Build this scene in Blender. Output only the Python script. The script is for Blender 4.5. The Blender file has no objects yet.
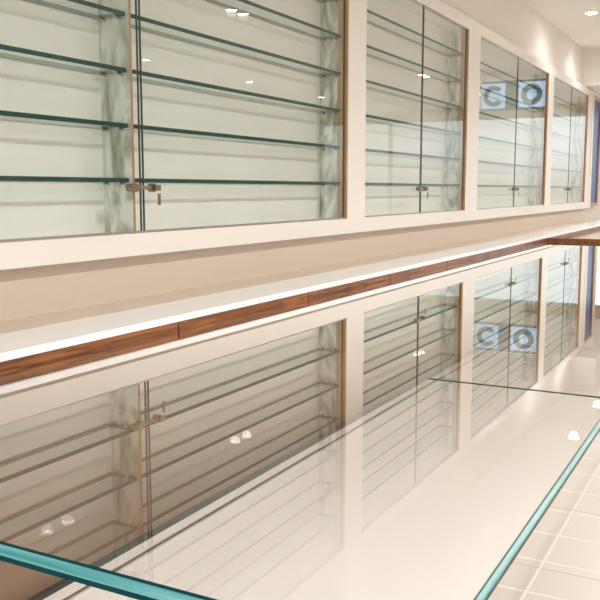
import bpy, bmesh, math, random
from mathutils import Vector, Matrix
random.seed(3)
S=0.28; CZ=1.28
def P(x,y,z): return Vector((S*x,S*y,CZ+S*z))
FZ=-CZ/S
sc=bpy.context.scene
sc.view_settings.view_transform='Standard'
sc.view_settings.look='None'

# ---------- materials ----------
def newmat(n):
    m=bpy.data.materials.new(n); m.use_nodes=True
    nt=m.node_tree; nt.nodes.clear()
    o=nt.nodes.new('ShaderNodeOutputMaterial')
    return m,nt,o
def pbr(n,col,rough=.4,metal=0,spec=.5,noise=0,nscale=8,col2=None,stretch=(1,1,1),coat=0,lo=.35,hi=.65):
    m,nt,o=newmat(n)
    b=nt.nodes.new('ShaderNodeBsdfPrincipled')
    b.inputs['Base Color'].default_value=(*col,1); b.inputs['Roughness'].default_value=rough
    b.inputs['Metallic'].default_value=metal; b.inputs['Specular IOR Level'].default_value=spec
    b.inputs['Coat Weight'].default_value=coat
    nt.links.new(b.outputs[0],o.inputs[0])
    if col2:
        tc=nt.nodes.new('ShaderNodeTexCoord'); mp=nt.nodes.new('ShaderNodeMapping')
        mp.inputs['Scale'].default_value=stretch
        nz=nt.nodes.new('ShaderNodeTexNoise'); nz.inputs['Scale'].default_value=nscale; nz.inputs['Detail'].default_value=6
        nz.inputs['Distortion'].default_value=noise
        cr=nt.nodes.new('ShaderNodeValToRGB'); cr.color_ramp.elements[0].position=lo; cr.color_ramp.elements[1].position=hi
        cr.color_ramp.elements[0].color=(*col,1); cr.color_ramp.elements[1].color=(*col2,1)
        L=nt.links.new
        L(tc.outputs['Object'],mp.inputs[0]); L(mp.outputs[0],nz.inputs['Vector']); L(nz.outputs['Fac'],cr.inputs[0]); L(cr.outputs[0],b.inputs['Base Color'])
    return m
def glassface(n,tint,k=1.7,base=.04):
    m,nt,o=newmat(n); N=nt.nodes.new; L=nt.links.new
    lw=N('ShaderNodeLayerWeight'); lw.inputs['Blend'].default_value=.5
    p=N('ShaderNodeMath'); p.operation='POWER'; p.inputs[1].default_value=5
    a=N('ShaderNodeMath'); a.operation='MULTIPLY_ADD'; a.inputs[1].default_value=.96*k; a.inputs[2].default_value=base*k; a.use_clamp=True
    t=N('ShaderNodeBsdfTransparent'); t.inputs[0].default_value=(*tint,1)
    g=N('ShaderNodeBsdfGlossy'); g.inputs['Roughness'].default_value=0.0; g.inputs[0].default_value=(.98,.98,.97,1)
    mx=N('ShaderNodeMixShader')
    L(lw.outputs['Facing'],p.inputs[0]); L(p.outputs[0],a.inputs[0]); L(a.outputs[0],mx.inputs[0])
    L(t.outputs[0],mx.inputs[1]); L(g.outputs[0],mx.inputs[2]); L(mx.outputs[0],o.inputs[0])
    return m
def emis(n,col,s):
    m,nt,o=newmat(n); e=nt.nodes.new('ShaderNodeEmission'); e.inputs[0].default_value=(*col,1); e.inputs[1].default_value=s
    nt.links.new(e.outputs[0],o.inputs[0]); return m
M={}
M['white']=pbr('white_lacquer',(.93,.88,.82),.3)
M['white2']=pbr('white_ledge',(.97,.97,.97),.2)
M['wall']=pbr('shaded_cream_paint',(.70,.60,.50),.5)  # base colour lowered to carry the shadow on the wall below the cases
M['ceil']=pbr('ceiling_paint',(.90,.85,.79),.7)
M['case']=pbr('case_lining',(.93,.93,.88),.5,col2=(.97,.97,.93),nscale=3)
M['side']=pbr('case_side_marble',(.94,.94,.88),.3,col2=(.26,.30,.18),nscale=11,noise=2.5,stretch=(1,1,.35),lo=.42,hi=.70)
M['wood']=pbr('walnut_orange_wood',(.11,.033,.009),.35,col2=(.34,.12,.032),nscale=10,noise=1,stretch=(.6,6,8))
M['woodlip']=pbr('wood_lip',(.62,.38,.20),.4,col2=(.50,.28,.13),nscale=10,stretch=(6,6,.6))
M['brown']=pbr('brown_panel',(.20,.112,.066),.4,col2=(.28,.165,.10),nscale=3,stretch=(.3,1,3))
M['dark']=pbr('dark_gap',(.01,.01,.01),.5)
M['gf']=glassface('counter_glass',(.985,.985,.98),2.0)
M['gd']=glassface('door_glass',(.965,.978,.965),1.3)
M['gs']=glassface('shelf_glass',(.74,.85,.80),1.0)
M['ge']=pbr('teal_glass_edge',(.05,.36,.38),.15,col2=(.30,.72,.74),nscale=3,stretch=(1,1,30))
M['ged']=pbr('dark_glass_edge',(.002,.06,.07),.3,spec=.1)
M['gse']=pbr('dark_teal_edge',(.003,.065,.06),.3,spec=.15)
M['gde']=pbr('door_edge',(.05,.08,.07),.3)
M['brass']=pbr('aged_nickel',(.36,.30,.23),.3,metal=1)
M['steel']=pbr('steel',(.6,.6,.6),.25,metal=1)
M['blue']=pbr('blue_poster',(.006,.035,.20),.3,col2=(.015,.09,.34),nscale=3)
M['navy']=pbr('navy_letters',(.01,.03,.13),.3)
M['signface']=emis('sign_face',(.45,.7,1),1.4)
M['lamp']=emis('lamp_glow',(1,.98,.95),60)
def tile(n,c1,c2,mortar,size,ms,rough=.2):
    m,nt,o=newmat(n); N=nt.nodes.new; L=nt.links.new
    b=N('ShaderNodeBsdfPrincipled'); b.inputs['Roughness'].default_value=rough
    tc=N('ShaderNodeTexCoord'); br=N('ShaderNodeTexBrick'); br.offset=0
    br.inputs['Color1'].default_value=(*c1,1); br.inputs['Color2'].default_value=(*c2,1); br.inputs['Mortar'].default_value=(*mortar,1)
    br.inputs['Scale'].default_value=1/size; br.inputs['Mortar Size'].default_value=ms
    br.inputs['Brick Width'].default_value=1; br.inputs['Row Height'].default_value=1
    L(tc.outputs['Object'],br.inputs['Vector']); L(br.outputs['Color'],b.inputs['Base Color']); L(b.outputs[0],o.inputs[0])
    return m
M['deck']=pbr('deck_panel',(.90,.86,.83),.1)
M['deckt']=tile('deck_front_tile',(.44,.39,.345),(.46,.41,.365),(.74,.70,.66),.13,.022,.4)
M['floor']=tile('floor_tile',(.66,.60,.54),(.69,.63,.57),(.4,.35,.3),.6,.006,.2)

# ---------- mesh helpers ----------
def boxes(name,bl,parent=None,loc=None,bevel=0):
    loc=Vector((0,0,0)) if loc is None else loc
    if parent is None and loc.length==0:
        b=bl[0]; loc=P((b[0]+b[1])/2,(b[2]+b[3])/2,(b[4]+b[5])/2)
    me=bpy.data.meshes.new(name); bm=bmesh.new(); mats=[]
    def mi(k):
        if k not in mats: mats.append(k)
        return mats.index(k)
    for b in bl:
        x0,x1,y0,y1,z0,z1,mk=b[:7]; fm=b[7] if len(b)>7 else {}
        v=[bm.verts.new(P(x,y,z)-loc) for x in(x0,x1) for y in(y0,y1) for z in(z0,z1)]
        F={'-x':(0,1,3,2),'+x':(4,6,7,5),'-y':(0,4,5,1),'+y':(2,3,7,6),'-z':(0,2,6,4),'+z':(1,5,7,3)}
        for k,ix in F.items():
            mm=fm.get(k,mk)
            if mm is None: continue
            f=bm.faces.new([v[i] for i in ix]); f.material_index=mi(mm)
    bm.to_mesh(me); bm.free()
    for k in mats: me.materials.append(M[k])
    o=bpy.data.objects.new(name,me); sc.collection.objects.link(o)
    if parent: o.parent=parent
    else: o.location=loc
    if bevel:
        md=o.modifiers.new('b','BEVEL'); md.width=bevel; md.segments=2; md.limit_method='ANGLE'
    return o
def empty(name,loc):
    e=bpy.data.objects.new(name,None); e.location=loc; sc.collection.objects.link(e); e.empty_display_size=.1; return e
def cyl(bm,c,axis,r,l,seg=16):
    q=Vector(axis).to_track_quat('Z','Y').to_matrix().to_4x4()
    bmesh.ops.create_cone(bm,cap_ends=True,segments=seg,radius1=r,radius2=r,depth=l,matrix=Matrix.Translation(c)@q)
def bmobj(name,bm,mat,parent=None,loc=None):
    me=bpy.data.meshes.new(name); bm.to_mesh(me); bm.free(); me.materials.append(M[mat])
    o=bpy.data.objects.new(name,me); sc.collection.objects.link(o)
    if parent: o.parent=parent
    if loc: o.location=loc
    return o

YW=4.6; YB=5.0; CE=4.05; ZT=2.96; ZL=-.549
# ---------- room ----------
XL,XR=-9,42; YF=-16; XW=30.3
boxes('floor',[(XL,XR,YF,8,FZ-.2,FZ,'floor')])
boxes('ceiling',[(XL,XR,YF,8,CE,CE+.3,'ceil')])
boxes('wall_back',[(XL,XW,YB+.06,YB+.5,FZ,CE,'wall'),(XL,XW,4.74,YB+.06,FZ,ZL,'wall'),(XL,XW,4.74,YB+.06,ZT,CE,'ceil'),(27.2,XW,4.74,YB+.06,ZL,ZT,'wall')])
boxes('wall_alcove',[(XW,XR,7.6,8,FZ,CE,'wall')])
boxes('wall_front',[(XL,XR,YF-.4,YF,FZ,CE,'wall')])
boxes('wall_right',[(XR,XR+.4,YF,8,FZ,-3.4,'wall'),(XR,XR+.4,YF,8,3.6,CE,'wall'),(XR,XR+.4,YF,-12,-3.4,3.6,'wall')])
e=empty('window_1',P(XR+.1,-2,0)); L0=e.location.copy()
fr=[(XR,XR+.3,-12,8,-3.4,-3.2,'steel'),(XR,XR+.3,-12,8,3.45,3.6,'steel')]
for y in (-12,-8,-4,0,4,7.8): fr.append((XR,XR+.3,y,y+.15,-3.2,3.45,'steel'))
boxes('mullions',fr,e,L0)
boxes('panes',[(XR+.15,XR+.17,-12,8,-3.2,3.45,'gd',{'+x':None})],e,L0)
e=empty('framed_blue_poster',P(28.5,4.66,1.2)); L0=e.location.copy()
boxes('poster',[(27.75,29.0,4.66,4.72,-.40,2.75,'blue')],e,L0)
boxes('frame',[(27.6,27.75,4.62,4.74,-.5,2.85,'woodlip'),(29.0,29.15,4.62,4.74,-.5,2.85,'woodlip'),(27.75,29.0,4.62,4.74,-.5,-.40,'woodlip'),(27.75,29.0,4.62,4.74,2.75,2.85,'woodlip')],e,L0)
boxes('ceiling_bulkhead',[(26.2,28,4.0,4.74,3.0,CE,'ceil')])
boxes('trim_1',[(27.2,27.5,4.58,4.74,-.55,3.0,'white')])
# hanging sign
e=empty('hanging_ring_sign',P(30,1.55,3.3)); L0=e.location.copy()
boxes('sign_panel',[(30,30.15,.45,2.65,2.75,3.75,'navy',{'-x':'signface'})],e,L0)
boxes('hangers',[(30.05,30.09,.5,.54,3.75,CE,'steel'),(30.05,30.09,2.5,2.54,3.75,CE,'steel')],e,L0)
def ring(cy,r,gap0,gap1,w=.2):
    bm=bmesh.new(); n=28; prev=None
    for i in range(n+1):
        a=gap0+(gap1-gap0)*i/n
        vs=[bm.verts.new(P(xx,cy+rr*math.cos(a),3.25+rr*math.sin(a))-L0) for xx in(29.93,30.0) for rr in (r,r-w)]
        if prev:
            for (p,q) in ((0,1),(1,3),(3,2),(2,0)): bm.faces.new([prev[p],prev[q],vs[q],vs[p]])
        prev=vs
    bmobj('ring',bm,'navy',e)
ring(.88,.36,.7,5.6,.16); ring(2.2,.36,0,6.283,.18)
boxes('sign_border',[(29.93,30,.45,2.65,2.75,2.82,'navy'),(29.93,30,.45,2.65,3.68,3.75,'navy'),(29.93,30,1.3,1.75,2.82,3.68,'navy')],e,L0)

# ---------- display cases ----------
def case(op0,op1,b0,b1,part=None):
    mid=(op0+op1)/2
    e=empty('wall_display_case',P(mid,4.85,1.2)); L=e.location.copy()
    zb,zt=-.363,2.77
    boxes('frame',[(b0,op0,YW,4.74,ZL,ZT,'white'),(op1,b1,YW,4.74,ZL,ZT,'white'),
        (op0,op1,YW,4.74,ZL,zb,'white'),(op0,op1,YW,4.74,zt,ZT,'white')],e,L)
    boxes('wood_lip',[(op1-.02,op1,YW+.005,4.74,zb,zt,'woodlip')],e,L)
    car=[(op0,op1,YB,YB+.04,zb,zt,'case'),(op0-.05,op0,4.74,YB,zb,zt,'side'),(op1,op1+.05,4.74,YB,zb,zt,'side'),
        (op0,op1,4.74,YB,zb-.05,zb,'case'),(op0,op1,4.74,YB,zt,zt+.05,'case')]
    secs=[(op0,op1)]
    if part:
        car.append((part-.03,part,4.68,YB,zb,zt,'side',{'-y':'woodlip'})); secs=[(op0,part-.03),(part,op1)]
    boxes('carcass',car,e,L)
    sh=[]; pg=bmesh.new()
    for (s0,s1) in secs:
        for i in range(6):
            z=.10+i*.4525
            sh.append((s0+.02,s1-.02,4.70,YB-.01,z-.036,z,'gse',{'-z':'gs','+z':None}))
            for xx in (s0+.04,s1-.04):
                for yy in (4.76,4.93):
                    cyl(pg,P(xx,yy,z-.045)-L,(1,0,0),.0035,.022,8)
    boxes('glass_shelves',sh,e,L)
    bmobj('shelf_pegs',pg,'steel',e)
    m=part+.04 if part else mid
    boxes('glass_doors',[(op0+.035,m-.026,4.635,4.66,zb+.01,zt-.01,'gde',{'-y':'gd','+y':None,'+x':None}),
         (m+.026,op1-.035,4.635,4.66,zb+.01,zt-.01,'gde',{'-y':'gd','+y':None,'-x':None}),
         (m-.026,m-.014,4.632,4.645,zb+.01,zt-.01,'gde'),(m+.014,m+.026,4.632,4.645,zb+.01,zt-.01,'gde')],e,L)
    boxes('track',[(op0+.06,op1-.06,4.62,4.68,zb,zb+.02,'steel'),(op0+.06,op1-.06,4.62,4.68,zt-.02,zt,'steel')],e,L)
    bm=bmesh.new(); zl=.02
    for dx in (-.13,.11): cyl(bm,P(m+dx,4.615,zl)-L,(0,1,0),.010,.016)
    cyl(bm,P(m-.02,4.60,zl)-L,(1,0,0),.0045,.085)
    cyl(bm,P(m-.20,4.59,zl)-L,(0,1,0),.009,.02)
    bmesh.ops.create_cube(bm,size=1,matrix=Matrix.Translation(P(m+.13,4.57,zl)-L)@Matrix.Diagonal((.022,.003,.014,1)))
    bmesh.ops.create_cube(bm,size=1,matrix=Matrix.Translation(P(m+.15,4.57,zl-.10)-L)@Matrix.Diagonal((.008,.003,.028,1)))
    bmobj('lock_and_key',bm,'brass',e)
case(-6.4,1.1,-9,1.4)
case(1.7,9.86,1.4,10.13,5.76)
case(10.4,14.8,10.13,15.15)
case(15.5,21.2,15.15,21.5)
case(21.8,26.6,21.5,27.2)

# ---------- back ledge ----------
e=empty('back_ledge_cabinet',P(10,4,-2)); L=e.location.copy()
YG=3.61; ZW=-.935; ZS=-.885
boxes('cabinet_body',[(-3,27,YG+.06,4.74,FZ,-.98,'wall'),(-3,27,YG+.4,4.74,-.98,ZW,'wall')],e,L)
boxes('white_slab',[(-3,27,YG-.015,4.10,ZW,ZS,'white2')],e,L,bevel=.003)
wd=[]; x=-3.1
while x<17:
    wd.append((x,min(x+1.985,17),YG,YG+.06,-1.05,ZW,'wood')); x+=2.0
wd.append((17,27,YG,YG+.06,-1.05,ZW,'wood'))
boxes('wood_rail',wd,e,L)

# ---------- glass counter ----------
e=empty('glass_display_counter',P(9,2,-2)); L=e.location.copy()
Y0=.56; X0=1.65; XE=17.0; ZD=-2.35
tops=[]
for a,b in ((X0,4.25),(4.25,10.6),(10.6,XE)):
    def sd(z0,z1,mt,top):
        d={'+z':'gf' if top else None,'-z':None,'+x':None,'+y':None}
        if a>X0: d['-x']=None
        tops.append((a,b,Y0,YG-.005,z0,z1,mt,d))
    sd(-1.010,-1.0,'ged',True); sd(-1.044,-1.010,'ge',False); sd(-1.060,-1.044,'ged',False)  # edge highlight painted as a light teal band between dark outlines
boxes('glass_top',tops,e,L)
boxes('joint_seal',[(4.243,4.257,Y0,1.5,-1.003,-.998,'ged'),(10.6,10.614,Y0,1.5,-1.003,-.998,'ged')],e,L)
boxes('front_glass',[(X0+.04,XE,Y0+.04,Y0+.08,ZD,-1.062,'gde',{'-y':'gd','+y':None,'+z':None,'-z':None})],e,L)
boxes('end_glass',[(X0+.04,X0+.08,Y0+.08,YG,ZD,-1.062,'gde',{'-x':'gd','+x':None,'+z':None,'-z':None})],e,L)
boxes('back_panel',[(X0,XE,YG-.03,YG-.005,ZD,-1.01,'brown')],e,L)
boxes('deck',[(X0,XE,1.25,YG-.03,ZD-.08,ZD,'deck'),(X0,XE,Y0,1.25,ZD-.08,ZD,'deckt')],e,L)
boxes('track',[(X0+.08,XE,YG-.10,YG-.06,ZD,ZD+.03,'dark'),(X0+.08,XE,YG-.25,YG-.22,ZD,ZD+.015,'steel')],e,L)  # first bar is a dark strip painted in for the black gap behind the deck
boxes('cabinet',[(X0,XE,Y0+.04,YG,FZ+.4,ZD-.08,'white'),(X0+.2,XE-.1,Y0+.25,YG,FZ,FZ+.4,'dark')],e,L)
boxes('end_rail',[(XE,XE+.12,Y0,YG,FZ,ZW,'wood')],e,L)

# ---------- lights ----------
def downlight(x,y,p=14):
    p*=.70
    e=empty('recessed_downlight',P(x,y,CE))
    bm=bmesh.new(); bmesh.ops.create_circle(bm,cap_ends=True,segments=24,radius=.035)
    for v in bm.verts: v.co.z=-.006
    for f in bm.faces: f.normal_flip()
    bmobj('lens',bm,'lamp',e)
    bm=bmesh.new()
    cyl(bm,Vector((0,0,-.003)),(0,0,1),.048,.004,24)
    bmobj('trim_ring',bm,'white2',e)
    ld=bpy.data.lights.new('lamp','SPOT'); ld.energy=p; ld.spot_size=math.radians(160); ld.spot_blend=.8; ld.shadow_soft_size=.03; ld.color=(1,.985,.965)
    lo=bpy.data.objects.new('lamp',ld); lo.parent=e; lo.location=(0,0,-.02); sc.collection.objects.link(lo)
for x in (-1.3,4.9,11.1,17.3,23.5,29.7,36):
    downlight(x,-1.5,52); downlight(x-.5,-1.5,52)
for x in (-2,4,9.8,15.8,21.8,28,34):
    downlight(x,-7.9,80)
for x in (21,24.5,33): downlight(x,3.65,9)
# world
w=bpy.data.worlds.new('World'); sc.world=w; w.use_nodes=True; nt=w.node_tree; nt.nodes.clear(); N=nt.nodes.new; Lk=nt.links.new
o=N('ShaderNodeOutputWorld'); bg=N('ShaderNodeBackground'); bg.inputs[1].default_value=1.4
tc=N('ShaderNodeTexCoord'); sp=N('ShaderNodeSeparateXYZ'); cr=N('ShaderNodeValToRGB')
cr.color_ramp.elements[0].position=.0; cr.color_ramp.elements[0].color=(.55,.52,.48,1)
cr.color_ramp.elements[1].position=.35; cr.color_ramp.elements[1].color=(.6,.78,1,1)
k=cr.color_ramp.elements.new(.05); k.color=(.95,.97,1,1)
Lk(tc.outputs['Generated'],sp.inputs[0]); Lk(sp.outputs['Z'],cr.inputs[0]); Lk(cr.outputs[0],bg.inputs[0]); Lk(bg.outputs[0],o.inputs[0])

# ---------- camera ----------
cd=bpy.data.cameras.new('Camera'); cam=bpy.data.objects.new('Camera',cd); sc.collection.objects.link(cam)
cd.sensor_width=36; cd.lens=36*850/600; cd.clip_start=.01
cam.location=(0,0,CZ)
th=math.radians(28.2); ph=math.radians(7.37)
d=Vector((math.cos(th)*math.cos(ph),math.sin(th)*math.cos(ph),-math.sin(ph)))
cam.rotation_euler=d.to_track_quat('-Z','Y').to_euler()
sc.camera=cam
